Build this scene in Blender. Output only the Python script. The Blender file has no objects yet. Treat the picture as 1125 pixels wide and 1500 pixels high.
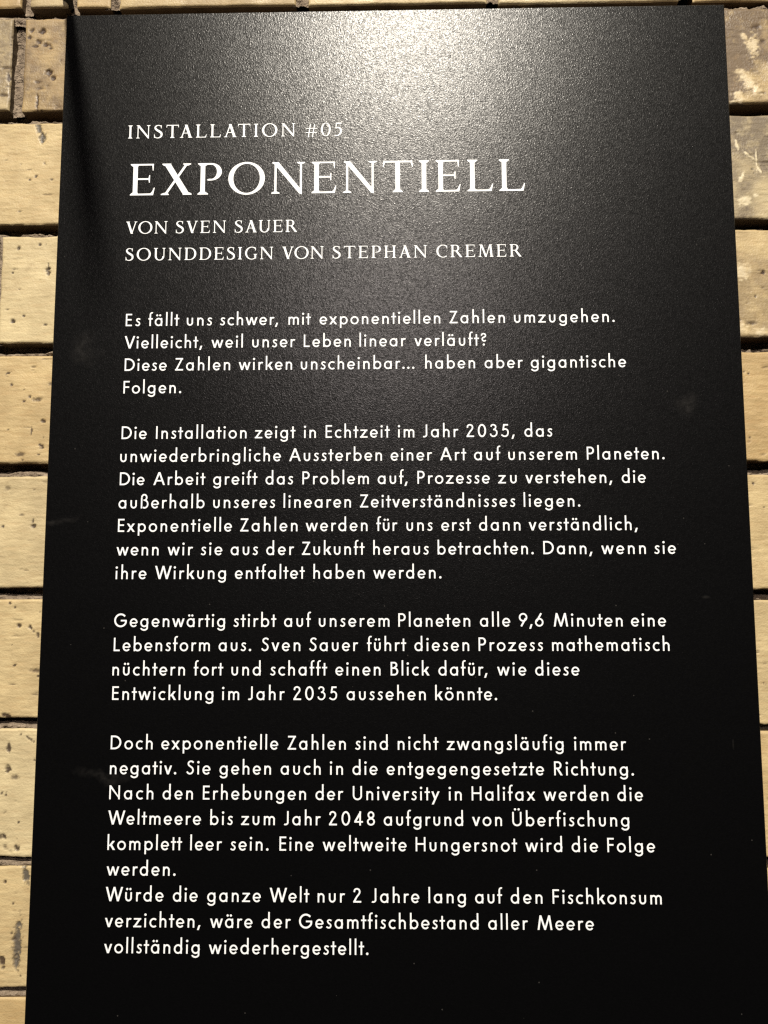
import bpy, math, random
import numpy as np
from mathutils import Vector, Matrix
from mathutils.geometry import delaunay_2d_cdt

S = bpy.context.scene
COL = S.collection
# ---------------------------------------------------------------- camera, light, exposure (metres; wall in the XZ plane, viewer towards -Y)
def camera():
    cx, cy, cz, a, b, c = 0.21193, -0.36473, 0.43927, 0.0964415, 0.0189044, -0.0021988
    R = Matrix.Rotation(c, 3, 'Z') @ Matrix.Rotation(b, 3, 'Y') @ Matrix.Rotation(a, 3, 'X')
    R = Matrix(((1, 0, 0), (0, 0, -1), (0, 1, 0))) @ R
    cd = bpy.data.cameras.new('camera'); cam = bpy.data.objects.new('camera', cd); COL.objects.link(cam)
    cam.matrix_world = Matrix.Translation((cx, -cz, cy)) @ R.to_4x4()
    cd.sensor_fit = 'VERTICAL'; cd.sensor_height = 36; cd.lens = 26.0; cd.clip_start = 0.01; cd.clip_end = 50
    S.camera = cam
camera()
wd = bpy.data.worlds.new('World'); S.world = wd; wd.use_nodes = True
wd.node_tree.nodes['Background'].inputs[0].default_value = (0.75, 0.85, 1.0, 1)
wd.node_tree.nodes['Background'].inputs[1].default_value = 0.006
LAMP = Vector((0.28, -3.70, 3.15))
ld = bpy.data.lights.new('gallery_spot', 'SPOT'); lo = bpy.data.objects.new('gallery_spot', ld); COL.objects.link(lo)
lo.location = LAMP
lo.rotation_euler = (Vector((0.22, 0, -0.38)) - LAMP).to_track_quat('-Z', 'Y').to_euler()
ld.energy = 1850; ld.color = (1.0, 0.925, 0.80); ld.shadow_soft_size = 0.08; ld.spot_size = math.radians(24); ld.spot_blend = 0.5
# an added weaker lamp with no known fixture: it gives the long sheen over the middle of the panel
l2 = bpy.data.lights.new('sheen_fill', 'SPOT'); o2 = bpy.data.objects.new('sheen_fill', l2); COL.objects.link(o2)
o2.location = (0.20, -3.6, 1.22); o2.rotation_euler = (Vector((0.21, 0, -0.3)) - o2.location).to_track_quat('-Z', 'Y').to_euler()
l2.energy = 150; l2.color = (1.0, 0.88, 0.84); l2.shadow_soft_size = 0.25; l2.spot_size = math.radians(30); l2.spot_blend = 0.5
S.view_settings.view_transform = 'Standard'; S.view_settings.look = 'None'; S.view_settings.exposure = 0; S.view_settings.gamma = 1
S.render.engine = 'CYCLES'; S.cycles.use_denoising = False; S.cycles.pixel_filter_type = 'BLACKMAN_HARRIS'; S.cycles.filter_width = 1.3

# ---------------------------------------------------------------- helpers
def link(name, me, parent=None):
    o = bpy.data.objects.new(name, me); COL.objects.link(o)
    if parent: o.parent = parent
    return o

def mesh(name, V, F, smooth=False, mats=()):
    me = bpy.data.meshes.new(name)
    me.from_pydata([tuple(v) for v in V], [], [tuple(f) for f in F])
    if smooth: me.polygons.foreach_set('use_smooth', [True] * len(me.polygons))
    for m in mats: me.materials.append(m)
    me.update()
    return me

def thing(name, label, cat, loc=(0, 0, 0)):
    o = link(name, None); o.location = loc; o['label'] = label; o['category'] = cat
    return o

class NT:                                 # tiny node helper
    def __init__(s, name):
        s.m = bpy.data.materials.new(name); s.m.use_nodes = True; s.t = s.m.node_tree
        s.b = s.t.nodes['Principled BSDF']
    def n(s, kind, ins=None, **at):
        x = s.t.nodes.new(kind)
        for k, v in at.items(): setattr(x, k, v)
        for k, v in (ins or {}).items():
            if isinstance(v, bpy.types.NodeSocket): s.t.links.new(v, x.inputs[k])
            else: x.inputs[k].default_value = v
        return x
    def l(s, a, b): s.t.links.new(a, b)
    def ramp(s, fac, stops):
        r = s.n('ShaderNodeValToRGB', {0: fac}); e = r.color_ramp.elements
        while len(e) < len(stops): e.new(0.5)
        for i, (p, c) in enumerate(stops):
            e[i].position = p; e[i].color = (c, c, c, 1) if not isinstance(c, tuple) else (*c, 1)
        return r.outputs[0]
    def mix(s, f, a, b, mode='MIX'):
        x = s.n('ShaderNodeMix', {0: f, 6: a, 7: b}, data_type='RGBA', blend_type=mode)
        return x.outputs[2]
    def math(s, op, a, b=0.0, c=0.0):
        return s.n('ShaderNodeMath', {0: a, 1: b, 2: c}, operation=op).outputs[0]

# value noise (numpy) for the relief of bricks and mortar
class Noise:
    def __init__(s, seed): s.g = np.random.RandomState(seed).rand(64, 64)
    def at(s, x, y):
        xi = np.floor(x).astype(int); yi = np.floor(y).astype(int); fx = x - xi; fy = y - yi
        fx = fx * fx * (3 - 2 * fx); fy = fy * fy * (3 - 2 * fy)
        g = s.g; a = g[xi % 64, yi % 64]; b = g[(xi + 1) % 64, yi % 64]; c = g[xi % 64, (yi + 1) % 64]; d = g[(xi + 1) % 64, (yi + 1) % 64]
        return (a * (1 - fx) + b * fx) * (1 - fy) + (c * (1 - fx) + d * fx) * fy - 0.5
    def fbm(s, x, y, n=4):
        r = 0; k = 1.0
        for i in range(n): r = r + k * s.at(x * 2 ** i + 7.3 * i, y * 2 ** i + 3.1 * i); k /= 2
        return r
# ---------------------------------------------------------------- materials
def brick_material():
    q = NT('cream_brick')
    tc = q.n('ShaderNodeTexCoord').outputs['Object']
    oi = q.n('ShaderNodeObjectInfo').outputs['Random']
    dirt_and_shade = q.n('ShaderNodeAttribute', attribute_name='dirt_and_shade').outputs['Fac']
    grey = q.n('ShaderNodeAttribute', attribute_name='grey').outputs['Fac']
    brown = q.n('ShaderNodeAttribute', attribute_name='brown').outputs['Fac']
    n1 = q.n('ShaderNodeTexNoise', {'Vector': tc, 'Scale': 45.0, 'Detail': 6.0, 'Roughness': 0.6}).outputs['Fac']
    st = q.n('ShaderNodeMapping', {'Vector': tc, 'Scale': (90.0, 90.0, 520.0)}).outputs[0]
    n2 = q.n('ShaderNodeTexNoise', {'Vector': st, 'Scale': 1.0, 'Detail': 5.0, 'Roughness': 0.65}).outputs['Fac']
    n3 = q.n('ShaderNodeTexNoise', {'Vector': tc, 'Scale': 900.0, 'Detail': 3.0}).outputs['Fac']
    base = q.mix(q.ramp(n1, [(0.3, 0.0), (0.72, 1.0)]), (0.39, 0.295, 0.15, 1), (0.61, 0.485, 0.265, 1))
    base = q.mix(q.ramp(n2, [(0.32, 0.55), (0.5, 0.0)]), base, (0.44, 0.31, 0.15, 1))
    base = q.mix(q.math('MULTIPLY', q.ramp(n3, [(0.55, 0.0), (0.75, 1.0)]), 0.30), base, (0.40, 0.29, 0.17, 1))
    nb = q.n('ShaderNodeTexNoise', {'Vector': tc, 'Scale': 130.0, 'Detail': 7.0, 'Roughness': 0.7}).outputs['Fac']
    bf = q.math('MULTIPLY', brown, q.ramp(nb, [(0.32, 0.45), (0.56, 1.0)]))
    base = q.mix(bf, base, (0.15, 0.11, 0.068, 1))
    base = q.mix(q.math('MULTIPLY', q.n('ShaderNodeAttribute', attribute_name='pale').outputs['Fac'], q.ramp(nb, [(0.32, 0.2), (0.55, 0.85)])), base, (0.60, 0.52, 0.36, 1))
    ns = q.n('ShaderNodeTexNoise', {'Vector': tc, 'Scale': 75.0, 'Detail': 8.0, 'Roughness': 0.75}).outputs['Fac']
    base = q.mix(q.math('MULTIPLY', q.ramp(ns, [(0.57, 0.0), (0.68, 1.0)]), 0.45), base, (0.27, 0.185, 0.09, 1))
    base = q.mix(grey, base, (0.085, 0.074, 0.06, 1))
    base = q.mix(dirt_and_shade, base, (0.045, 0.026, 0.015, 1))
    hv = q.n('ShaderNodeHueSaturation', {'Hue': q.math('MULTIPLY_ADD', oi, 0.016, 0.492), 'Saturation': q.math('MULTIPLY_ADD', oi, -0.25, 1.12), 'Value': q.math('MULTIPLY_ADD', oi, 0.2, 0.90), 'Color': base}).outputs[0]
    q.l(hv, q.b.inputs['Base Color'])
    q.l(q.ramp(n1, [(0.35, 0.65), (0.65, 0.36)]), q.b.inputs['Roughness'])
    q.b.inputs['Specular IOR Level'].default_value = 0.35
    h = q.math('ADD', q.math('MULTIPLY', n2, 0.7), q.math('MULTIPLY', n3, 0.8))
    bp = q.n('ShaderNodeBump', {'Height': h, 'Strength': 0.9, 'Distance': 0.00035})
    q.l(bp.outputs[0], q.b.inputs['Normal'])
    return q.m

def mortar_material():
    q = NT('lime_mortar')
    tc = q.n('ShaderNodeTexCoord').outputs['Object']
    n1 = q.n('ShaderNodeTexNoise', {'Vector': tc, 'Scale': 160.0, 'Detail': 6.0, 'Roughness': 0.7}).outputs['Fac']
    n2 = q.n('ShaderNodeTexVoronoi', {'Vector': tc, 'Scale': 900.0}).outputs['Distance']
    base = q.mix(q.ramp(n1, [(0.3, 0.0), (0.7, 1.0)]), (0.075, 0.05, 0.03, 1), (0.33, 0.26, 0.185, 1))
    q.l(base, q.b.inputs['Base Color']); q.b.inputs['Roughness'].default_value = 0.9
    h = q.math('ADD', n1, q.math('MULTIPLY', n2, 0.5))
    q.l(q.n('ShaderNodeBump', {'Height': h, 'Strength': 1.0, 'Distance': 0.0012}).outputs[0], q.b.inputs['Normal'])
    return q.m

def panel_material():
    q = NT('black_grained_film')
    tc = q.n('ShaderNodeTexCoord').outputs['Object']
    g1 = q.n('ShaderNodeTexNoise', {'Vector': tc, 'Scale': 1050.0, 'Detail': 2.0, 'Roughness': 0.6}).outputs['Fac']
    wp = q.n('ShaderNodeVectorMath', {0: tc, 1: q.n('ShaderNodeVectorMath', {0: q.n('ShaderNodeTexNoise', {'Vector': tc, 'Scale': 700.0}).outputs['Color'], 3: 0.0016}, operation='SCALE').outputs[0]}, operation='ADD').outputs[0]
    vr = q.n('ShaderNodeTexVoronoi', {'Vector': wp, 'Scale': 1250.0})
    fl = q.n('ShaderNodeSeparateColor', {0: vr.outputs['Color']}).outputs[0]     # glossiness of each grain of the film
    g2 = vr.outputs['Distance']
    # faint rubbed marks: left edge, right edge, lower left
    marks = None
    wob = q.n('ShaderNodeTexNoise', {'Vector': tc, 'Scale': 55.0, 'Detail': 4.0}).outputs['Color']
    mc = q.n('ShaderNodeVectorMath', {0: tc, 1: q.n('ShaderNodeVectorMath', {0: q.n('ShaderNodeVectorMath', {0: wob, 1: (0.5, 0.5, 0.5)}, operation='SUBTRACT').outputs[0], 3: 0.022}, operation='SCALE').outputs[0]}, operation='ADD').outputs[0]
    for (x, z, sx, sz) in ((0.005, -0.327, 0.016, 0.003), (0.042, -0.476, 0.02, 0.005), (0.385, -0.26, 0.008, 0.010), (0.392, -0.373, 0.003, 0.0012), (0.404, -0.457, 0.0007, 0.0035), (0.02, -0.222, 0.010, 0.012)):
        mp = q.n('ShaderNodeMapping', {'Vector': mc if sx > 0.005 else tc, 'Location': (-(x - 0.21) / sx, 0.0, -(z + 0.84) / sz), 'Scale': (1 / sx, 0.0, 1 / sz)}).outputs[0]
        d = q.n('ShaderNodeVectorMath', {0: mp}, operation='LENGTH').outputs['Value']
        f = q.n('ShaderNodeMapRange', {0: d, 1: 1.0, 2: 0.0, 3: 0.0, 4: 1.0}).outputs[0]
        marks = f if marks is None else q.math('MAXIMUM', marks, f)
    nn = q.n('ShaderNodeTexNoise', {'Vector': tc, 'Scale': 260.0, 'Detail': 5.0}).outputs['Fac']
    dv = q.n('ShaderNodeTexVoronoi', {'Vector': tc, 'Scale': 110.0})          # stray specks of dust
    dust = q.math('MULTIPLY', q.math('LESS_THAN', dv.outputs['Distance'], q.math('MULTIPLY_ADD', q.n('ShaderNodeSeparateColor', {0: dv.outputs['Color']}).outputs[1], 0.09, -0.045)), 1.0)
    mk = q.math('MULTIPLY', marks, q.ramp(nn, [(0.30, 0.0), (0.62, 1.0)]))
    mk = q.math('ADD', q.math('MULTIPLY', mk, 0.09), q.math('MULTIPLY', dust, 0.22))
    q.l(q.mix(mk, (0.0014, 0.0014, 0.0016, 1), (0.13, 0.12, 0.11, 1)), q.b.inputs['Base Color'])
    q.b.inputs['Roughness'].default_value = 0.265
    q.l(q.n('ShaderNodeMapRange', {0: fl, 1: 0.0, 2: 1.0, 3: 0.08, 4: 0.30}).outputs[0], q.b.inputs['Specular IOR Level'])
    q.b.inputs['Coat Weight'].default_value = 0.06; q.b.inputs['Coat Roughness'].default_value = 0.52
    h = q.math('ADD', g1, q.math('MULTIPLY', g2, 0.4))
    q.l(q.n('ShaderNodeBump', {'Height': h, 'Strength': 1.0, 'Distance': 0.00009}).outputs[0], q.b.inputs['Normal'])
    return q.m

def plain(name, col, rough, spec=0.4):
    q = NT(name); q.b.inputs['Base Color'].default_value = (*col, 1); q.b.inputs['Roughness'].default_value = rough
    q.b.inputs['Specular IOR Level'].default_value = spec
    tc = q.n('ShaderNodeTexCoord').outputs['Object']
    n = q.n('ShaderNodeTexNoise', {'Vector': tc, 'Scale': 700.0, 'Detail': 3.0}).outputs['Fac']
    q.l(q.n('ShaderNodeBump', {'Height': n, 'Strength': 0.3, 'Distance': 0.0001}).outputs[0], q.b.inputs['Normal'])
    return q.m

MB, MM, MP = brick_material(), mortar_material(), panel_material()
ME = plain('bare_board_edge', (0.05, 0.048, 0.045), 0.6)
MT = plain('white_vinyl', (0.82, 0.845, 0.86), 0.5, 0.3)

# ---------------------------------------------------------------- brick wall
FACE = 0.0075                             # brick faces lie this far behind the front of the panel
# marks on single bricks, in mm on the wall: kind (d pit, g grey groove, w pale scrape), x, z, half sizes, angle
MARKS = [('d', -26.1, -4.1, 1.35, 1.43, 0), ('d', -19.3, -4.6, 1.8, 1.91, 0), ('d', -21.3, -11.8, 2.24, 1.43, 0), ('d', -16.3, -13.8, 2.69, 1.43, 0), ('d', -27.2, -8.8, 1.8, 1.43, 0), ('d', -13.5, -16.6, 1.79, 0.95, 0), ('d', -23.4, -15.1, 1.79, 0.95, 0), ('d', -37.6, -8.6, 1.35, 1.43, 0), ('d', -39.8, -37.0, 1.12, 3.3, 0), ('d', -14.1, -33.2, 2.23, 2.36, 0), ('d', -10.8, -37.5, 1.34, 1.41, 0), ('d', -20.4, -53.3, 0.8, 6.09, 0), ('d', -19.0, -104.3, 0.88, 0.92, 0), ('d', -22.9, -107.0, 0.66, 0.69, 0), ('d', -27.8, -152.7, 1.31, 1.35, 0), ('d', -14.4, -150.2, 0.87, 0.9, 0), ('d', -8.4, -168.2, 1.52, 2.68, 0), ('d', -8.2, -164.2, 0.56, 3.58, 0), ('d', -31.0, -168.8, 0.87, 0.89, 0), ('d', -29.5, -199.9, 1.3, 1.32, 0), ('d', -22.8, -196.9, 0.86, 0.88, 0), ('d', -8.7, -202.7, 1.08, 0.66, 0), ('d', -31.0, -233.2, 1.72, 0.65, 30), ('d', -28.5, -240.6, 0.86, 0.87, 0), ('d', -17.0, -248.4, 0.94, 0.95, 0), ('d', -20.6, -244.1, 0.64, 0.65, 0), ('d', -20.3, -251.4, 0.85, 0.65, 0), ('d', -7.8, -264.0, 1.7, 1.12, -35), ('d', -14.8, -270.0, 0.51, 2.14, 0), ('d', -8.9, -279.0, 1.7, 0.68, -30), ('d', -7.5, -280.2, 0.55, 1.28, 0), ('d', -29.3, -269.4, 0.85, 0.64, 0), ('d', -19.5, -288.3, 0.85, 0.64, 0), ('d', -9.5, -284.9, 0.85, 0.64, 0), ('d', -11.4, -326.2, 0.76, 1.67, 0), ('d', -10.5, -329.1, 1.47, 1.67, 0), ('d', -29.8, -329.5, 0.84, 0.83, 0), ('d', -23.0, -376.2, 0.83, 0.82, 0), ('d', -19.9, -378.6, 0.83, 0.61, 0), ('d', -16.9, -389.7, 1.24, 1.22, 0), ('d', -9.9, -390.5, 1.24, 1.22, 0), ('d', -7.7, -392.9, 0.83, 0.81, 0), ('d', -5.1, -395.3, 1.03, 1.42, 0), ('d', -20.6, -401.0, 0.62, 0.61, 0), ('d', -18.3, -413.1, 1.24, 0.64, 20), ('d', -4.4, -419.5, 0.82, 0.64, 0), ('d', -21.9, -443.1, 2.87, 1.19, -20), ('d', -13.2, -453.8, 0.82, 0.79, 0), ('d', -8.2, -456.2, 3.27, 0.63, -35), ('d', -20.1, -462.1, 1.22, 3.15, 0), ('d', -20.4, -474.3, 1.83, 1.96, 0), ('d', -20.5, -488.7, 0.81, 0.78, 0), ('d', -23.0, -487.6, 0.81, 0.78, 0), ('d', -20.2, -512.7, 1.01, 1.93, 30), ('d', -12.6, -518.5, 1.45, 2.3, 25), ('d', -12.1, -504.2, 0.61, 0.58, 0), ('d', -4.3, -468.7, 0.81, 0.78, 0), ('d', -18.5, -538.0, 1.04, 1.14, 0), ('d', -13.2, -550.1, 0.6, 0.57, 0), ('d', -13.2, -566.7, 0.8, 0.75, 0), ('d', -18.0, -582.5, 1.59, 3.73, 20), ('d', -6.9, -589.9, 0.79, 0.74, 0), ('d', 438.5, -173.3, 1.25, 1.31, 0), ('d', 433.5, -188.5, 0.83, 0.87, 0), ('d', 425.8, -276.9, 0.82, 0.84, 0), ('d', 426.9, -423.4, 0.79, 0.79, 0), ('d', 426.0, -305.2, 0.81, 0.83, 0), ('d', 427.0, -237.1, 0.62, 0.64, 0), ('g', -18.7, -72.0, 1.77, 3.72, 20), ('g', -16.2, -78.5, 1.99, 3.71, 0), ('g', -6.7, -534.5, 2.01, 4.96, 15), ('g', -9.8, -571.6, 2.39, 11.25, 0), ('g', -9.7, -582.5, 1.99, 3.73, 0), ('w', 437.2, -47.4, 3.6, 11.5, 35), ('w', 430.2, -57.4, 3.6, 5.5, 20), ('w', 426.2, -60.6, 2.14, 1.38, 0), ('w', 442.4, -53.9, 2.57, 3.68, 0), ('w', 440.6, -22.4, 3.88, 7.45, 0), ('w', 434.8, -16.7, 1.73, 4.2, 20), ('w', 427.0, -89.4, 0.85, 4.08, 10), ('w', 433.9, -96.2, 5.1, 0.54, -40), ('w', 438.8, -99.5, 0.42, 7.22, 0), ('w', 439.8, -105.3, 0.51, 4.5, 30), ('w', 429.9, -126.3, 4.22, 3.12, 0), ('w', 428.9, -111.1, 1.27, 4.04, -25), ('w', 437.6, -123.3, 2.11, 1.34, 0), ('w', 425.9, -173.2, 5.86, 5.25, -30), ('w', 423.0, -208.8, 5.82, 3.45, 0), ('w', 435.3, -211.1, 4.98, 2.58, 0), ('w', 434.7, -62.1, 5.99, 0.92, 0)]
wall = thing('brick_wall', 'wall of pale cream bricks with recessed dark joints behind the black text panel', 'wall', (0.2, 0.0, -0.8))

def brick(x0, x1, z0, z1, seed, brown=0.0, toff=0.0):
    """one brick, face at y = FACE, grid finer where the photograph looks closely"""
    rnd = random.Random(seed); N = Noise(seed % 97 + 3)
    def axis(a, b, fine):
        c = [a, a + .0004, a + .0009, a + .0016]; e = [b - .0016, b - .0009, b - .0004, b]; p = c[-1]
        while p < e[0]:
            c.append(p); p += fine(p)
        return np.array(sorted(set(c + e)))
    seen = lambda x: -0.046 < x < 0.006 or 0.408 < x < 0.452
    xs = axis(x0, x1, lambda p: 0.00065 if seen(p) and z0 > -0.63 and z1 < 0.05 else 0.006)
    near = any(seen(x) for x in np.linspace(x0, x1, 20)) and z0 > -0.66 and z0 < 0.03
    zs = axis(z0, z1, lambda p: 0.00065 if near else 0.005)
    X, Z = np.meshgrid(xs, zs)
    ex = np.minimum(X - x0, x1 - X); ez = np.minimum(Z - z0, z1 - Z); e = np.minimum(ex, ez)
    # uneven arrises
    u, v = X * 1000 + seed * 3.7, Z * 1000 + seed * 1.3
    wob = N.fbm(u / 9, v / 9, 3) * 0.0010
    e2 = np.maximum(e + np.where(e < 0.004, wob * 0.6, 0), 0)
    r = 0.0013 + 0.0005 * rnd.random()
    Y = np.where(e2 < r, r - np.sqrt(np.maximum(r * r - (r - e2) ** 2, 0)), 0.0)
    Y = Y + N.fbm(u / 40, v / 30, 3) * 0.0010
    Y = Y + N.fbm(u / 7 + v / 40, v / 1.6, 3) * 0.00022           # fine drag lines from the wire cut
    tear = N.fbm(u / (5 + seed % 11) + 50, v / (1.6 + seed % 3) + 11, 4)
    Y = Y + np.clip(tear - 0.46, 0, 1) * 0.0022
    dirt_and_shade = np.clip((tear - 0.50) * 4.0, 0, 0.75); grey = np.zeros_like(X); pale = np.zeros_like(X); br = np.full_like(X, brown)
    br = br * np.clip(0.75 + N.fbm(u / 25, v / 25, 3) * 1.3, 0.15, 1)
    # small random pits
    for k in range(int((x1 - x0) * (z1 - z0) * 1.6e3)):
        px, pz = rnd.uniform(x0, x1), rnd.uniform(z0, z1); pr = rnd.choice((.0003, .0004, .0005, .0006, .0012)); el = rnd.uniform(1, 2.6)
        d = np.hypot((X - px) / el, Z - pz) / pr + N.fbm(u / 1.1, v / 1.1, 2) * 0.8
        m = np.clip(1.5 - d, 0, 1); dirt_and_shade = np.maximum(dirt_and_shade, m * 0.8); Y += m * 0.0004
    for kd, fx, fz, sx, sz, an in MARKS:
        fx, fz, sx, sz = fx / 1000, fz / 1000, sx / 1000, sz / 1000
        if not (x0 - .005 < fx < x1 + .005 and z0 - .003 < fz < z1 + .003): continue
        c, s_ = math.cos(math.radians(an)), math.sin(math.radians(an))
        dx, dz = X - fx, Z - fz
        d = np.hypot((dx * c + dz * s_) / sx, (-dx * s_ + dz * c) / sz) + N.fbm(u / 1.4, v / 1.4, 3) * 0.9
        m = np.clip((1.15 - d) * (2.2 if kd != 'w' else 1.5), 0, 1)
        if kd == 'd': dirt_and_shade = np.maximum(dirt_and_shade, m * 0.95); Y += m * min(sx, sz) * 0.55
        if kd == 'g': grey = np.maximum(grey, m * 0.95); Y += m * 0.0009; dirt_and_shade = np.maximum(dirt_and_shade, np.clip(1 - abs(d - 1.05) * 6, 0, 1) * 0.55)
        if kd == 'w': br = br * (1 - m); pale = np.maximum(pale, m * min(1.0, brown * 1.6)); Y -= m * 0.0002
    Xo = X + np.where(ex < 1e-6, wob * 0.5 * np.sign(X - (x0 + x1) / 2), 0)
    Zo = Z + np.where(ez < 1e-6, wob * 0.5 * np.sign(Z - (z0 + z1) / 2), 0)
    tilt = (rnd.random() - .5) * 0.0016
    Yo = FACE + toff + Y + tilt * (Z - z0) / (z1 - z0)
    cx, cz = (x0 + x1) / 2, z0
    nz, nx = X.shape
    V = [np.stack([Xo.ravel() - cx, Yo.ravel(), Zo.ravel() - cz], 1)]
    I = np.arange(nx * nz).reshape(nz, nx)
    F = np.stack([I[:-1, :-1], I[:-1, 1:], I[1:, 1:], I[1:, :-1]], -1).reshape(-1, 4).tolist()
    loop = list(I[0, :]) + list(I[1:, -1]) + list(I[-1, -2::-1]) + list(I[-2:0:-1, 0])
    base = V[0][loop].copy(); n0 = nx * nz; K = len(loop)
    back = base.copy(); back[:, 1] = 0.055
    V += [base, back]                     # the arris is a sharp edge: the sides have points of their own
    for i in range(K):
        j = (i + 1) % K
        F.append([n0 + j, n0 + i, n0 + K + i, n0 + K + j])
    V = np.concatenate(V)
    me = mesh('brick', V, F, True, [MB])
    for nm, arr in (('dirt_and_shade', dirt_and_shade), ('grey', grey), ('brown', br), ('pale', pale)):
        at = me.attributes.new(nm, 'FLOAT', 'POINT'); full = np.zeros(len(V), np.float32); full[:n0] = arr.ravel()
        full[n0:] = arr.ravel()[0] * 0 + (0.9 if nm == 'dirt_and_shade' else 0)  # brick sides nearly black: shade of the joints put into the colour
        at.data.foreach_set('value', full)
    o = link('brick', me, wall); o.location = (cx - 0.2, 0, cz + 0.8)
    return o

# courses from top to bottom: upper and lower arris in mm, each measured left and right of the panel, and the phase of the bond
ROWS = [(162, 162, 96, 96, 1), (87, 85, 11.7, 8.6, 0), (4.0, 2.9, -59.8, -61.2, 1), (-68.7, -69.4, -136.6, -137.9, 0),
        (-144.8, -145.9, -214.1, -214.0, 2), (-222.0, -223.4, -290.4, -291.1, 0), (-298.5, -299.8, -366.8, -368.9, 3),
        (-373.8, -374.9, -444.3, -446.9, 0), (-450.2, -451.2, -523.8, -522.3, 3), (-529.2, -528.3, -596.1, -597.0, 0),
        (-601.7, -602.5, -670, -670, 3), (-677, -677, -744, -744, 0), (-751, -751, -818, -818, 3), (-825, -825, -892, -892, 0)]
JOINTS = {0: 26.9, 1: -34.5, 2: -42.6, 3: -52.0}
BROWN = {(1, 0): 0.45, (2, 0): 0.85, (2, 1): 1.25, (3, 1): 1.1, (4, 1): 0.6, (3, 0): 0.08, (5, 1): 0.12, (6, 0): 0.22}
def zat(a, b, x): return (a + (b - a) * (x + 20) / 455) / 1000
sd = 0
for r, (tl, tr, bl, br_, ph) in enumerate(ROWS):
    rr = random.Random(r * 7 + 1)
    j = [JOINTS[ph] + 124 * k for k in range(-3, 7)]
    spans = [(j[k] + 4.0 + rr.uniform(-.8, .8) * (abs(k - 3) > 1), j[k + 1] - 4.0) for k in range(len(j) - 1)]
    if r == 1:                            # a short closer beside the corner of the panel
        spans = [s for s in spans if not (-60 < s[0] < 20 or (s[0] < -34 < s[1]))] + [(-93, -33.7), (-28.2, -3.0), (2.8, 24.9)]
    for a, b in sorted(spans):
        if a > 14 and b < 406 and 2 <= r <= 12: continue       # wholly behind the panel
        sd += 1
        xm = (a + b) / 2
        zt, zb = zat(tl, tr, xm), zat(bl, br_, xm)
        side = 1 if xm > 200 else 0
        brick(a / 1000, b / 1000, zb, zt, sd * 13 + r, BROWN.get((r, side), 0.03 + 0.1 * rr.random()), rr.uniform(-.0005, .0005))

def mortar():
    V = []; F = []; N = Noise(5)
    def grid(xs, zs, yf):
        n0 = len(V); X, Z = np.meshgrid(xs, zs); Y = yf(X, Z)
        V.extend(np.stack([X.ravel() - 0.2, Y.ravel(), Z.ravel() + 0.8], 1).tolist())
        I = np.arange(X.size).reshape(X.shape) + n0
        F.extend(np.stack([I[:-1, :-1], I[:-1, 1:], I[1:, 1:], I[1:, :-1]], -1).reshape(-1, 4).tolist())
    xs = []; p = -0.36
    while p < 0.80:
        xs.append(p); p += 0.0006 if (-0.047 < p < 0.008 or 0.41 < p < 0.452) else 0.0011 if 0 < p < 0.42 else 0.008
    xs = np.array(xs)
    for r in range(len(ROWS) - 1):        # bed joints: raked deep under the upper brick, a ragged lip left on the lower one
        zt = ROWS[r][2] / 1000 + 0.002; zb = ROWS[r + 1][0] / 1000 - 0.002
        fine = r <= 9
        part = xs if r in (1, 2) else xs[(xs < 0.012) | (xs > 0.408)]
        def yf(X, Z, zt=zt, zb=zb, r=r):
            t = np.clip((Z - (zb + 0.002)) / (zt - zb - 0.004), 0, 1)
            u, v = X * 1000, Z * 1000
            lip = 0.30 + N.fbm(u / 11 + r * 9, v * 0 + r, 3) * 0.35
            y = 0.0030 + 0.0095 * np.clip((t - lip) * 3.2, 0, 1) + (1 - t) * -0.0004
            y = y + N.fbm(u / 3.0, v / 2.2, 4) * 0.0026 + N.fbm(u / 0.9, v / 0.9, 2) * 0.0007
            y = y + 0.005 * np.clip((X - 0.4) / 0.02, 0, 1) * (r != 1)
            return FACE + np.maximum(y, 0.0006)
        zs = np.arange(zb - 0.0012, zt + 0.0008, 0.0006 if fine else 0.002)
        for seg in ([part] if r in (1, 2) else [part[part < 0.2], part[part > 0.2]]): grid(seg, zs, yf)
    for r, (tl, tr, bl, br_, ph) in enumerate(ROWS):               # cross joints, filled nearly flush
        js = [JOINTS[ph] + 124 * k for k in range(-3, 7)]
        if r == 1: js = js + [-31, -0.1]
        for c in js:
            if 14 < c < 406 and 2 <= r <= 12: continue
            x0, x1 = (c - 6) / 1000, (c + 6) / 1000; z0, z1 = bl / 1000 - .001, tl / 1000 + .001
            fine = -60 < c < 10 or r <= 1
            deep = 0.006 if (r == 1 and c < 5) else 0.0055 if r == 2 else 0.0016
            def yf(X, Z, deep=deep):
                u, v = X * 1000, Z * 1000
                return FACE + np.maximum(deep + N.fbm(u / 3.5, v / 6, 4) * 0.0028 + N.fbm(u / .9, v / .9, 2) * 0.0006, 0.0003)
            st = 0.0007 if fine else 0.003
            grid(np.arange(x0, x1, st), np.arange(z0, z1, st), yf)
    n0 = len(V)                           # solid core behind
    for x, z in ((-0.36, -0.90), (0.80, -0.90), (0.80, 0.17), (-0.36, 0.17)): V.append((x - .2, FACE + 0.014, z + .8))
    for x, z in ((-0.36, -0.90), (0.80, -0.90), (0.80, 0.17), (-0.36, 0.17)): V.append((x - .2, FACE + 0.052, z + .8))
    F.extend([[n0, n0 + 1, n0 + 2, n0 + 3], [n0 + 7, n0 + 6, n0 + 5, n0 + 4]] + [[n0 + i, n0 + 4 + i, n0 + 4 + (i + 1) % 4, n0 + (i + 1) % 4] for i in range(4)])
    return link('mortar', mesh('mortar', V, F, True, [MM]), wall)
mortar()
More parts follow.
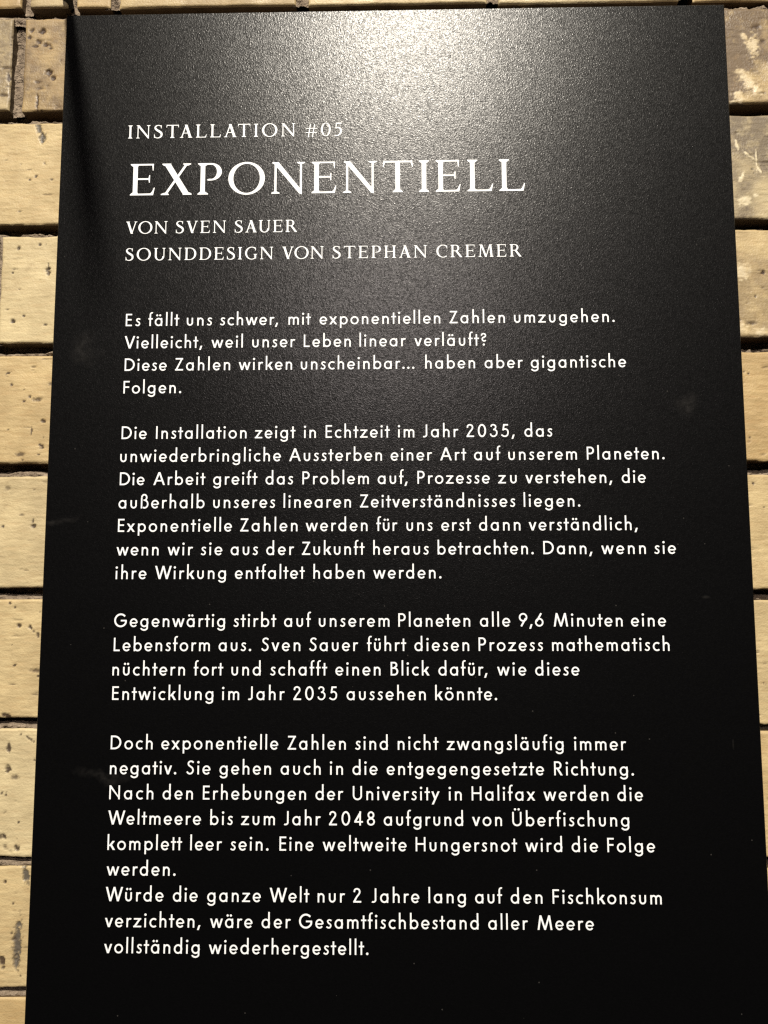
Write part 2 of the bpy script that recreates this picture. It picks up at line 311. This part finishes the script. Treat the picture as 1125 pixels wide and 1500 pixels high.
# ---------------------------------------------------------------- lettering
# every glyph is a union of convex polygons (strokes, rings, serifs); the union is triangulated once per glyph
def rect(x0, y0, x1, y1):
    return [[(x0, y0), (x1, y0), (x1, y1), (x0, y1)]]

def diag(x0, y0, x1, y1, hw):            # slanted stroke with horizontally cut ends, hw = horizontal width
    h = hw / 2
    return [[(x0 - h, y0), (x0 + h, y0), (x1 + h, y1), (x1 - h, y1)]]

def ring(cx, cy, ox, oy, ix, iy, a0=0, a1=360, dx=0.0, dy=0.0, n=None):
    n = n or max(6, int(abs(a1 - a0) / 9))
    out = []
    for i in range(n):
        a = math.radians(a0 + (a1 - a0) * i / n); b = math.radians(a0 + (a1 - a0) * (i + 1) / n)
        out.append([(cx + dx + ix * math.cos(a), cy + dy + iy * math.sin(a)), (cx + ox * math.cos(a), cy + oy * math.sin(a)),
                    (cx + ox * math.cos(b), cy + oy * math.sin(b)), (cx + dx + ix * math.cos(b), cy + dy + iy * math.sin(b))])
    return out

def arc(cx, cy, rx, ry, a0, a1, w):      # circular stroke of even weight, centre line radii rx, ry
    return ring(cx, cy, rx + w / 2, ry + w / 2, rx - w / 2, ry - w / 2, a0, a1)

def disc(cx, cy, r):
    return [[(cx + r * math.cos(2 * math.pi * i / 16), cy + r * math.sin(2 * math.pi * i / 16)) for i in range(16)]]

def path(pts, ws, n=8):                  # smooth stroke through pts (Catmull-Rom) with widths ws
    P = [pts[0]] + list(pts) + [pts[-1]]
    W = [ws[0]] + list(ws) + [ws[-1]]
    S = []
    for k in range(1, len(P) - 2):
        for i in range(n + (k == len(P) - 3)):
            t = i / n
            f = lambda a, b, c, d: 0.5 * (2 * b + (c - a) * t + (2 * a - 5 * b + 4 * c - d) * t * t + (3 * b - a - 3 * c + d) * t ** 3)
            S.append((f(P[k - 1][0], P[k][0], P[k + 1][0], P[k + 2][0]), f(P[k - 1][1], P[k][1], P[k + 1][1], P[k + 2][1]),
                      f(W[k - 1], W[k], W[k + 1], W[k + 2])))
    E = []
    for i, (x, y, w) in enumerate(S):
        a = S[max(i - 1, 0)]; b = S[min(i + 1, len(S) - 1)]
        tx, ty = b[0] - a[0], b[1] - a[1]; l = math.hypot(tx, ty) or 1
        nx, ny = -ty / l * w / 2, tx / l * w / 2
        E.append(((x + nx, y + ny), (x - nx, y - ny)))
    return [[E[i][0], E[i][1], E[i + 1][1], E[i + 1][0]] for i in range(len(E) - 1)]

def sans():                              # geometric grotesque, 1000 units per em
    w = 80; c = w / 2; X = 445; C = 700; A = 785
    bowl = lambda cx: arc(cx, X / 2, 174, X / 2 + 9 - c, 0, 360, w)
    G = {}
    G['o'] = arc(224, X / 2, 182, X / 2 + 9 - c, 0, 360, w)
    G['a'] = bowl(216) + rect(334, 0, 334 + w, X)
    G['d'] = bowl(216) + rect(334, 0, 334 + w, A)
    G['q'] = bowl(216) + rect(334, -200, 334 + w, X)
    G['b'] = bowl(206) + rect(0, 0, w, A)
    G['p'] = bowl(206) + rect(0, -205, w, X)
    G['g'] = bowl(216) + rect(334, -30, 334 + w, X) + arc(210, -30, 168, 150 - c + 18, -165, 0, w)
    G['c'] = arc(222, X / 2, 178, X / 2 + 9 - c, 50, 310, w)
    G['e'] = arc(212, X / 2, 168, X / 2 + 9 - c, -2, 322, w) + rect(60, 178, 370, 248)
    G['f'] = rect(62, 0, 62 + w, 655) + arc(196, 650, 90, 100, 62, 180, w - 6) + rect(0, 366, 236, X)
    G['h'] = rect(0, 0, w, A) + arc(176, 262, 132, 148, 0, 180, w) + rect(264, 0, 264 + w, 262)
    G['n'] = rect(0, 0, w, X) + arc(176, 262, 132, 148, 0, 180, w) + rect(264, 0, 264 + w, 262)
    G['m'] = rect(0, 0, w, X) + arc(166, 285, 122, 126, 0, 180, w) + rect(244, 0, 244 + w, 285) + arc(410, 285, 122, 126, 0, 180, w) + rect(488, 0, 488 + w, 285)
    G['u'] = rect(0, 183, w, X) + arc(176, 183, 132, 148, 180, 360, w) + rect(264, 183, 264 + w, X)
    G['i'] = rect(14, 0, 14 + w, X) + disc(58, 616, 60)
    G['l'] = rect(0, 0, w, A)
    G['k'] = rect(0, 0, w, A) + diag(120, 190, 318, X, 122) + diag(340, 0, 160, 285, 118)
    G['r'] = rect(0, 0, w, X) + arc(176, 262, 132, 148, 62, 180, w)
    G['s'] = path([(262, 372), (196, 412), (112, 402), (76, 338), (124, 262), (200, 208), (234, 130), (180, 44), (92, 40), (16, 86)],
                  [w - 8] * 10)
    G['t'] = rect(88, 0, 88 + w, 640) + rect(0, 368, 264, X)
    G['v'] = diag(206, 0, 50, X, 96) + diag(206, 0, 362, X, 96)
    G['w'] = diag(190, 0, 48, X, 92) + diag(190, 0, 328, X, 84) + diag(466, 0, 328, X, 84) + diag(466, 0, 606, X, 92)
    G['x'] = diag(52, 0, 362, X, 108) + diag(370, 0, 44, X, 110)
    G['y'] = diag(66, -205, 372, X, 98) + diag(196, 60, 50, X, 98)
    G['z'] = rect(22, X - 74, 398, X) + rect(0, 0, 408, 74) + [[(0, 20), (0, 0), (130, 50), (398, X - 20), (398, X), (268, X - 50)]]
    G['ß'] = rect(0, 0, w, 580) + arc(176, 590, 132, 152, -60, 180, w) + rect(140, 410, 215, 484) + arc(200, 232, 172, 203, -120, 82, w)
    for k, b, cx in (('ä', 'a', 212), ('ö', 'o', 224), ('ü', 'u', 176)):
        G[k] = G[b] + disc(cx - 82, 600, 56) + disc(cx + 82, 600, 56)
    G['.'] = disc(62, 56, 62)
    G[','] = diag(20, -112, 100, 120, 92)
    G['?'] = path([(30, 560), (84, 650), (190, 664), (262, 590), (230, 500), (120, 440), (80, 360), (130, 270), (220, 262), (272, 300)], [w - 8] * 10) + disc(160, 56, 60)
    G['E'] = rect(0, 0, w, C) + rect(0, C - 80, 342, C) + rect(0, 322, 322, 402) + rect(0, 0, 342, 80)
    G['F'] = rect(0, 0, w, C) + rect(0, C - 80, 330, C) + rect(0, 316, 310, 396)
    G['L'] = rect(0, 0, w, C) + rect(0, 0, 320, 80)
    G['I'] = rect(0, 0, w, C)
    G['H'] = rect(0, 0, w, C) + rect(420, 0, 420 + w, C) + rect(40, 322, 470, 402)
    G['D'] = rect(0, 0, w, C) + rect(40, C - 84, 190, C) + rect(40, 0, 190, 84) + ring(190, 350, 362, 350, 272, 266, -90, 90)
    G['P'] = rect(0, 0, w, C) + rect(40, C - 80, 190, C) + rect(40, 288, 190, 368) + ring(190, 494, 196, 206, 108, 126, -90, 90)
    G['R'] = rect(0, 0, w, C) + rect(40, C - 80, 190, C) + rect(40, 306, 190, 386) + ring(190, 503, 190, 197, 104, 117, -90, 90) + diag(378, 0, 178, 330, 112)
    G['B'] = rect(0, 0, w, C) + rect(40, C - 80, 180, C) + rect(40, 0, 190, 80) + rect(40, 342, 190, 420) + ring(180, 540, 168, 160, 82, 82, -90, 90) + ring(190, 210, 208, 210, 118, 132, -90, 90)
    G['G'] = ring(345, 350, 345, 362, 255, 272, 42, 338) + rect(352, 296, 660, 376) + [[(585, 200), (660, 215), (672, 300), (665, 360), (575, 300)]]
    G['J'] = rect(170, 150, 170 + w, C) + arc(88, 150, 126, 116, -118, 0, w)
    G['M'] = diag(46, 0, 152, C - 30, 92) + diag(372, 30, 152, C, 92) + diag(372, 0, 594, C, 90) + diag(700, 0, 594, C - 10, 92)
    G['N'] = rect(0, 0, w, C) + rect(472, 0, 472 + w, C) + [[(0, C), (0, C - 60), (472 + w, -10), (472 + w, 60), (86, C)]]
    G['S'] = path([(352, 596), (284, 652), (178, 658), (92, 590), (96, 484), (190, 400), (292, 322), (330, 200), (280, 82), (170, 34), (66, 72), (22, 144)], [w - 2] * 12)
    G['U'] = rect(0, 226, w, C) + arc(240, 226, 196, 192, 180, 360, w) + rect(392, 226, 392 + w, C)
    G['Ü'] = G['U'] + disc(240 - 92, 828, 56) + disc(240 + 92, 828, 56)
    G['V'] = diag(290, 0, 52, C, 102) + diag(290, 0, 528, C, 98)
    G['W'] = diag(254, 0, 52, C, 100) + diag(254, 0, 446, C, 92) + diag(638, 0, 446, C, 92) + diag(638, 0, 840, C, 98)
    G['Z'] = rect(24, C - 82, 430, C) + rect(4, 0, 442, 82) + [[(4, 10), (4, 0), (120, 60), (430, C - 10), (430, C), (316, C - 60)]]
    G['A'] = diag(48, 0, 312, C, 98) + diag(576, 0, 312, C, 98) + rect(160, 196, 470, 270)
    G['0'] = ring(222, 350, 222, 360, 134, 272)
    G['2'] = path([(58, 512), (82, 620), (180, 672), (296, 630), (334, 520), (290, 410), (180, 270), (52, 40)], [w, w, w - 4, w, w, w, w, w + 16]) + rect(10, 0, 412, 82)
    G['3'] = path([(50, 560), (96, 646), (190, 666), (290, 610), (300, 500), (240, 420), (170, 402)], [w - 6] * 7) + path([(170, 402), (270, 390), (354, 306), (352, 160), (270, 56), (160, 34), (60, 84), (18, 180)], [w - 6] * 8)
    G['4'] = rect(266, 0, 266 + w, C) + rect(10, 140, 450, 218) + [[(10, 218), (10, 160), (112, 200), (354, 600), (354, C), (300, C)]]
    G['5'] = rect(110, C - 82, 370, C) + [[(60, 352), (138, 372), (200, C), (112, C)]] + path([(86, 372), (180, 426), (280, 410), (356, 320), (350, 150), (270, 50), (160, 34), (70, 70), (10, 120)], [w - 4] * 9)
    G['6'] = arc(224, 220, 180, 184, 0, 360, w) + [[(55, 300), (130, 250), (368, 668), (292, 712)]]
    G['8'] = arc(208, 188, 162, 152, 0, 360, w) + arc(208, 520, 132, 142, 0, 360, w)
    G['9'] = arc(224, 480, 180, 184, 0, 360, w) + [[(393, 400), (318, 450), (80, 32), (156, -12)]]
    return G

def serifed():                           # inscriptional capitals, cap height 1000
    C = 1000; w = 140; t = 52; s = 42
    def stem(x, y0=0, y1=C, w=w, l=82, r=82, top=True, bot=True):
        o = rect(x, y0, x + w, y1)
        for on, y, d in ((bot, y0, 1), (top, y1, -1)):
            if on:
                a, b = x - l, x + w + r
                q = [(a, y), (b, y), (b, y + d * s * .75), (x + w, y + d * s * 2.3), (x, y + d * s * 2.3), (a, y + d * s * .75)]
                o.append(q if d > 0 else q[::-1])
        return o
    def foot(x, y, d, l=95, r=95, th=t):  # bracketed serif alone, under a slanted stroke
        q = [(x - l, y), (x + r, y), (x + r, y + d * s * .8), (x + th / 2, y + d * s * 1.7), (x - th / 2, y + d * s * 1.7), (x - l, y + d * s * .8)]
        return [q if d > 0 else q[::-1]]
    G = {}
    G['I'] = stem(82)
    earm = lambda xr, up: [[(200, C - t), (xr, C - t), (xr + 6, C), (200, C)], [(xr - 44, C - t), (xr - 26, C - 215), (xr - 2, C - 215), (xr + 6, C), (xr - 70, C)]]
    barm = lambda xr: [[(200, 0), (xr - 30, 0), (xr - 10, t + 8), (200, t)], [(xr - 120, t - 4), (xr - 40, 0), (xr - 24, 0), (xr + 24, 240), (xr - 4, 240), (xr - 60, 110)]]
    G['E'] = stem(82, r=30) + earm(700, 1) + barm(728) + rect(200, 490, 590, 490 + t) + [[(570, 400), (596, 400), (600, 640), (572, 640), (548, 520)]]
    G['L'] = stem(82) + barm(750)
    G['F'] = stem(82) + earm(690, 1) + rect(200, 490, 590, 490 + t)
    G['X'] = diag(800, 0, 185, C, 205) + diag(140, 0, 795, C, 84) + foot(140, 0, 1, 125, 115) + foot(815, 0, 1, 135, 135, 160) + foot(175, C, -1, 135, 135, 160) + foot(800, C, -1, 125, 115)
    G['P'] = stem(82, top=True, r=100) + rect(200, C - t, 400, C) + ring(400, 722, 330, 278, 178, 226, -105, 90, 0, 0) + [[(270, 462), (330, 440), (420, 446), (400, 500), (320, 496)]]
    G['O'] = ring(555, 500, 555, 522, 402, 462, 0, 360, 0, 0, 48)
    G['Q'] = G['O']
    G['0'] = ring(350, 490, 350, 520, 222, 466, 0, 360, 0, 0, 40)
    G['N'] = rect(110, 0, 110 + t + 14, C - 60) + foot(145, 0, 1, 125, 125, 70) + rect(880, 0, 880 + t + 10, C) + foot(912, C, -1, 125, 125, 70) + \
             [[(40, C), (40, C - 34), (110, C - 70), (860, 0), (946, -30), (946, 90), (236, C)]]
    G['T'] = stem(400, top=False) + rect(70, C - t - 8, 885, C) + [[(18, C - 200), (44, C - 205), (90, C - 60), (70, C + 12), (44, C + 12)], [(905, C - 205), (930, C - 200), (912, C + 12), (885, C + 12), (860, C - 60)]]
    G['A'] = diag(790, 0, 458, C, 190) + diag(150, 0, 480, C, 82) + foot(150, 0, 1, 125, 125) + foot(790, 0, 1, 150, 140, 150) + rect(260, 330, 700, 330 + t)
    G['V'] = diag(500, 0, 170, C, 176) + diag(490, 0, 800, C, 74) + foot(165, C, -1, 135, 150, 150) + foot(800, C, -1, 120, 110)
    G['U'] = rect(90, 300, 90 + w, C) + foot(165, C, -1, 150, 160, 150) + ring(465, 330, 375, 352, 226, 286, 180, 360) + rect(770, 320, 838, C) + foot(805, C, -1, 125, 115, 68)
    G['D'] = stem(82, r=40) + [[(200, C - t), (420, C - t), (420, C), (200, C)], [(200, 0), (420, 0), (420, t), (200, t)]] + ring(420, 500, 500, 500, 345, 444, -90, 90)
    G['R'] = stem(82, r=100) + rect(200, C - t, 390, C) + ring(390, 742, 290, 258, 150, 204, -90, 90) + rect(200, 484, 390, 540) + [[(370, 500), (520, 530), (880, 40), (880, 0), (730, -6)]] + [[(730, -6), (900, -6), (900, 34), (800, 50)]]
    G['H'] = stem(82) + stem(690) + rect(200, 490, 700, 490 + t)
    G['C'] = ring(520, 500, 520, 522, 372, 462, 52, 308, 0, 0, 30) + [[(812, 700), (838, 700), (842, 960), (800, 930), (770, 860)]]
    G['G'] = ring(520, 500, 520, 522, 372, 462, 52, 300, 0, 0, 30) + [[(812, 700), (838, 700), (842, 960), (800, 930), (770, 860)]] + rect(740, 60, 740 + w - 10, 420) + foot(815, 430, -1, 140, 120, 130)
    G['S'] = path([(545, 870), (470, 950), (300, 980), (140, 900), (110, 760), (230, 620), (420, 500), (560, 370), (560, 170), (420, 40), (230, 14), (60, 90)],
                  [50, 56, 56, 96, 130, 150, 160, 150, 130, 84, 56, 60]) + [[(532, 740), (556, 735), (572, 985), (540, 985), (490, 930)], [(28, 300), (54, 300), (110, 120), (60, 10), (32, 20)]]
    G['M'] = diag(130, 0, 210, C, 76) + foot(130, 0, 1, 120, 120, 70) + diag(590, 0, 235, C, 150) + diag(590, 0, 890, C, 66) + diag(1030, 0, 925, C, 160) + foot(1030, 0, 1, 140, 135, 140) + foot(190, C, -1, 120, 60, 120) + foot(960, C, -1, 50, 110, 120)
    G['5'] = rect(150, C - 100, 560, C) + [[(130, 560), (190, 590), (220, C), (150, C)]] + path([(150, 570), (300, 620), (440, 570), (520, 430), (500, 220), (390, 70), (230, 14), (40, 50)], [60, 90, 120, 140, 130, 96, 70, 60])
    G['#'] = diag(220, -100, 370, 900, 66) + diag(520, -100, 670, 900, 66) + rect(60, 560, 880, 616) + rect(20, 240, 840, 296)
    return G

def glyph_mesh(polys):
    """union of the polygons as triangles (points, triangles)"""
    V = []; F = []
    for q in polys:
        ar = sum(q[i][0] * q[(i + 1) % len(q)][1] - q[(i + 1) % len(q)][0] * q[i][1] for i in range(len(q)))
        if abs(ar) < 1e-3: continue
        if ar < 0: q = q[::-1]
        F.append(list(range(len(V), len(V) + len(q)))); V += [Vector(p) for p in q]
    ov, oe, of, _, _, orig = delaunay_2d_cdt(V, [], F, 0, 0.05)
    tri = [tuple(f) for f, o in zip(of, orig) if o]
    return np.array([(v.x, v.y) for v in ov]), tri

STRAIGHT = set('bhklmnprßuüiBDEFHIKLMNPRUÜ')   # upright left side
def bearings(ch, sans_face):
    if not sans_face:
        return {'A': (45, 45), 'V': (45, 45), 'T': (50, 50), 'O': (70, 70), 'X': (60, 60)}.get(ch, (70, 70))
    L = 74; R = 50; D = 14
    tab = {'a': (R - 3, L - 2), 'ä': (R - 5, L - 5), 'b': (L - 6, R - 5), 'c': (R - 7, 18), 'd': (R - 4, L - 4), 'e': (R - 10, 34), 'f': (18, -6), 'g': (R - 3, L - 3),
           'h': (L + 4, 74), 'i': (50, 50), 'k': (L, 0), 'l': (L - 11, L - 11), 'm': (L + 2, 70), 'n': (L + 4, 74), 'o': (R - 7, R - 7), 'ö': (R - 3, R - 3),
           'p': (L, R), 'r': (L - 2, 4), 's': (32, 34), 't': (0, -5), 'u': (74, 74), 'ü': (66, 66), 'v': (10, 10), 'w': (12, 12), 'x': (12, 12), 'y': (10, 10),
           'z': (30, 30), 'ß': (L, 40), '.': (40, 40), ',': (8, 50), '?': (30, 30), 'A': (18, 18), 'V': (6, 0), 'W': (18, 18), 'Z': (40, 40), 'J': (22, L),
           'M': (44, 44), 'G': (R - 5, 56), 'S': (44, 44), '0': (60, 60), '2': (60, 60), '3': (50, 50), '4': (40, 40), '5': (50, 50), '6': (44, 44), '8': (54, 54), '9': (44, 44)}
    return tab.get(ch, (L, 50 if ch in 'DPRBELF' else L))
# ---------------------------------------------------------------- text panel
PW, PH, PT = 0.42, 0.84, 0.005
sign = thing('text_panel', 'tall black exhibition panel with white German lettering hung on the pale brick wall', 'sign', (PW / 2, 0, -PH))
def board():
    b = 0.0004; V = []; F = []
    for y, i in ((0, b), (b, 0), (PT, 0)):
        V += [(-PW / 2 + i, y, i), (PW / 2 - i, y, i), (PW / 2 - i, y, PH - i), (-PW / 2 + i, y, PH - i)]
    F.append([0, 1, 2, 3]); F.append([11, 10, 9, 8])
    for k in (0, 4):
        for i in range(4): j = (i + 1) % 4; F.append([k + j, k + i, k + 4 + i, k + 4 + j])
    me = mesh('panel', V, F, False, [MP, ME])
    for p in me.polygons:
        if p.index >= 6: p.material_index = 1
    return link('panel', me, sign)
board()
for sx in (-1, 1):                        # battens that carry it off the bricks
    V = [(sx * 0.15 + dx, y, z) for y in (PT, FACE + 0.004) for dx, z in ((-.015, .05), (.015, .05), (.015, PH - .05), (-.015, PH - .05))]
    link('mounting_strip', mesh('mounting_strip', V, [[0, 1, 2, 3], [7, 6, 5, 4], [1, 0, 4, 5], [2, 1, 5, 6], [3, 2, 6, 7], [0, 3, 7, 4]], False, [ME]), sign)

# a made-up rod added as shadow caster above the upper left corner; its soft shadow crosses the panel's left margin
def rod(a, b, r):
    a, b = Vector(a), Vector(b); d = (b - a).normalized(); u = d.orthogonal().normalized(); v = d.cross(u); n = 14
    prof = [(0, 1.0), (.35, 1.9), (.7, 2.6), (.85, 1.8), (.99, 1.0), (1, .4)]
    V = [a + (b - a) * f + (u * math.cos(2 * math.pi * i / n) + v * math.sin(2 * math.pi * i / n)) * r * k for f, k in prof for i in range(n)]
    F = [(k * n + i, k * n + (i + 1) % n, (k + 1) * n + (i + 1) % n, (k + 1) * n + i) for k in range(len(prof) - 1) for i in range(n)] + [list(range((len(prof) - 1) * n, len(prof) * n))]
    return mesh('shadow_rod', V, F, True, [ME])
ro = link('shadow_rod', rod((-0.004, 0.012, 0.0155), (0.067, -0.56, 0.31), 0.0030))
ro['label'] = 'added dark rod above the upper left panel corner that casts the soft shadow band'; ro['category'] = 'rod'

GS = {k: glyph_mesh(v) for k, v in sans().items()}
GR = {k: glyph_mesh(v) for k, v in serifed().items()}
def word_width(word, face, em, tr):
    """ink width of a word set at em size (m) with extra tracking tr (units)"""
    G = GS if face else GR; x = 0; first = None
    for i, ch in enumerate(word):
        P = G[ch][0]; l, r = bearings(ch, face); x0, x1 = P[:, 0].min(), P[:, 0].max()
        if i == 0: first = 0
        else: x += l
        x += x1 - x0
        if i < len(word) - 1: x += r + tr + kern(word[i:i + 2], face)
    return x * em / 1000
def kern(pair, face):
    if face:
        return {'We': -50, 'Wü': -40, 'Wi': -30, 'Fo': -20, 'tt': -18, 'ft': -4, 'rd': -10, 'rg': -10, 'r,': -40, 'n,': -10, 'f,': -40, '9,': -30, ',6': -30, 'Vi': -20}.get(pair, 0)
    return {'TA': -150, 'LA': -30, 'AT': -150, 'AU': -40, 'SA': 0, 'AL': 10, 'VO': -60, 'LL': -20, 'XP': -10}.get(pair, 0)
def text_line(words, z, em, face):
    """words: list of (word, x of its first ink, x of its last ink)"""
    V = []; F = []; G = GS if face else GR
    for word, xa, xb in words:
        nat = word_width(word, face, em, 0)
        tr = (xb - xa - nat) / em * 1000 / (len(word) - 1) if len(word) > 1 else 0
        x = 0
        for i, ch in enumerate(word):
            P, T = G[ch]; l, r = bearings(ch, face); x0, x1 = P[:, 0].min(), P[:, 0].max()
            if i: x += l
            n0 = len(V)
            for px, pz in P: V.append((xa + (x + px - x0) * em / 1000 - PW / 2, -0.0002, z + pz * em / 1000 + PH))
            F += [(a + n0, b + n0, c + n0) for a, b, c in T]
            x += x1 - x0 + r + tr + (kern(word[i:i + 2], face) if i < len(word) - 1 else 0)
    return link('text_line', mesh('text_line', V, F, False, [MT]), sign)

Z0, DZ, XL = -0.20665, 0.014100, 0.04398
EM = 0.01115
# every line of the body: row, text, and first / last ink of each word in mm from the left edge of the panel
BODY = [
    (0, 'Es fällt uns schwer, mit exponentiellen Zahlen umzugehen.', [44.9, 54.0, 58.9, 78.0, 82.7, 98.3, 103.2, 139.0, 145.4, 159.1, 164.5, 238.4, 244.0, 277.8, 283.3, 344.3]),
    (1, 'Vielleicht, weil unser Leben linear verläuft?', [44.6, 92.6, 98.2, 117.5, 123.3, 149.7, 154.9, 183.7, 189.0, 217.3, 222.5, 266.2]),
    (2, 'Diese Zahlen wirken unscheinbar... haben aber gigantische', [45.1, 71.0, 76.2, 110.0, 115.2, 147.9, 153.2, 222.4, 229.0, 259.2, 265.0, 288.1, 292.9, 350.3]),
    (3, 'Folgen.', [44.8, 80.3]),
    (5, 'Die Installation zeigt in Echtzeit im Jahr 2035, das', [44.6, 59.9, 65.6, 120.7, 125.7, 150.3, 155.4, 162.7, 168.6, 207.3, 212.2, 222.1, 227.2, 248.6, 253.5, 282.3, 288.2, 304.9]),
    (6, 'unwiederbringliche Aussterben einer Art auf unserem Planeten.', [44.2, 141.7, 146.7, 202.6, 207.8, 232.7, 237.5, 253.1, 257.8, 273.7, 278.3, 319.2, 325.1, 371.2]),
    (7, 'Die Arbeit greift das Problem auf, Prozesse zu verstehen, die', [44.4, 59.4, 64.8, 96.2, 101.0, 127.6, 132.6, 149.2, 154.8, 194.7, 200.0, 217.9, 223.8, 267.0, 272.0, 283.0, 288.2, 339.7, 345.4, 359.6]),
    (8, 'außerhalb unseres linearen Zeitverständnisses liegen.', [44.1, 96.0, 101.3, 138.5, 143.6, 184.0, 189.4, 281.9, 286.9, 320.4]),
    (9, 'Exponentielle Zahlen werden für uns erst dann verständlich,', [44.2, 112.8, 117.8, 152.1, 157.0, 193.9, 199.2, 211.7, 217.1, 232.6, 237.8, 255.3, 260.2, 284.7, 289.6, 353.8]),
    (10, 'wenn wir sie aus der Zukunft heraus betrachten. Dann, wenn sie', [43.8, 69.1, 74.5, 89.7, 94.4, 107.3, 112.3, 128.6, 133.6, 150.2, 154.9, 192.1, 197.3, 230.2, 235.4, 292.2, 297.9, 326.7, 332.0, 358.1, 363.0, 375.7]),
    (11, 'ihre Wirkung entfaltet haben werden.', [43.6, 62.2, 67.3, 109.8, 115.1, 156.6, 161.8, 192.1, 197.3, 237.6]),
    (13, 'Gegenwärtig stirbt auf unserem Planeten alle 9,6 Minuten eine', [43.8, 109.8, 114.7, 140.0, 144.7, 160.6, 165.2, 206.8, 212.0, 254.2, 259.9, 277.6, 282.7, 297.0, 303.0, 343.1, 348.0, 368.3]),
    (14, 'Lebensform aus. Sven Sauer führt diesen Prozess mathematisch', [44.0, 101.0, 106.2, 125.4, 131.4, 154.4, 159.6, 188.4, 193.6, 216.5, 221.4, 253.4, 258.9, 296.4, 301.7, 369.8]),
    (15, 'nüchtern fort und schafft einen Blick dafür, wie diese', [43.7, 86.6, 91.8, 109.1, 114.0, 131.3, 136.8, 170.2, 175.1, 201.5, 207.4, 230.1, 235.3, 263.8, 269.5, 286.4, 291.6, 317.2]),
    (16, 'Entwicklung im Jahr 2035 aussehen könnte.', [44.0, 103.7, 108.7, 118.8, 124.0, 145.5, 150.6, 176.1, 181.7, 227.8, 233.3, 269.2]),
    (18, 'Doch exponentielle Zahlen sind nicht zwangsläufig immer', [44.1, 68.7, 73.8, 142.0, 147.5, 181.3, 186.7, 205.7, 211.4, 234.9, 239.7, 307.0, 313.0, 342.8]),
    (19, 'negativ. Sie gehen auch in die entgegengesetzte Richtung.', [44.1, 82.9, 88.8, 102.8, 108.1, 138.0, 143.6, 166.8, 172.1, 179.7, 185.2, 199.7, 205.0, 295.4, 301.2, 346.7]),
    (20, 'Nach den Erhebungen der University in Halifax werden die', [44.2, 69.9, 75.3, 92.9, 98.7, 158.4, 163.9, 179.9, 185.4, 235.3, 240.5, 248.0, 253.7, 290.0, 294.8, 331.7, 336.9, 351.4]),
    (21, 'Weltmeere bis zum Jahr 2048 aufgrund von Überfischung', [44.0, 97.9, 103.2, 116.3, 121.1, 140.6, 145.8, 167.0, 171.8, 198.1, 203.2, 248.7, 253.8, 270.8, 276.7, 343.2]),
    (22, 'komplett leer sein. Eine weltweite Hungersnot wird die Folge', [44.1, 87.2, 92.0, 110.3, 115.1, 137.1, 143.4, 163.0, 168.2, 216.2, 221.4, 279.1, 283.8, 304.8, 310.1, 325.0, 330.3, 357.2]),
    (23, 'werden.', [44.1, 83.9]),
    (24, 'Würde die ganze Welt nur 2 Jahre lang auf den Fischkonsum', [44.0, 77.3, 82.7, 96.9, 102.4, 133.1, 138.1, 160.7, 165.5, 181.1, 185.8, 190.8, 196.2, 223.3, 228.5, 249.7, 254.9, 270.3, 275.0, 292.9, 298.6, 359.9]),
    (25, 'verzichten, wäre der Gesamtfischbestand aller Meere', [44.1, 98.8, 104.3, 128.5, 133.7, 150.3, 155.0, 256.7, 262.1, 284.4, 289.8, 321.4]),
    (26, 'vollständig wiederhergestellt.', [44.1, 98.7, 103.9, 194.4]),
]
for row, tx, m in BODY:
    m = [v / 1000 for v in m]
    text_line([(w, m[2 * i], m[2 * i + 1]) for i, w in enumerate(tx.split(' '))], Z0 - DZ * row, EM, True)
for nm, tx, m, z, em in (('text_line', 'INSTALLATION #05', (42.6, 148.4, 154.9, 177.8), -0.08458, 0.0087), ('heading', 'EXPONENTIELL', (44.9, 291.8), -0.12232, 0.0207),
                         ('text_line', 'VON SVEN SAUER', (43.2, 69.1, 74.5, 105.7, 111.3, 150.1), -0.14733, 0.0079),
                         ('text_line', 'SOUNDDESIGN VON STEPHAN CREMER', (43.5, 135.4, 141.1, 166.7, 172.3, 230.5, 236.4, 288.6), -0.16468, 0.0079)):
    m = [v / 1000 for v in m]
    o = text_line([(w, m[2 * i], m[2 * i + 1]) for i, w in enumerate(tx.split(' '))], z, em, False); o.name = o.data.name = nm
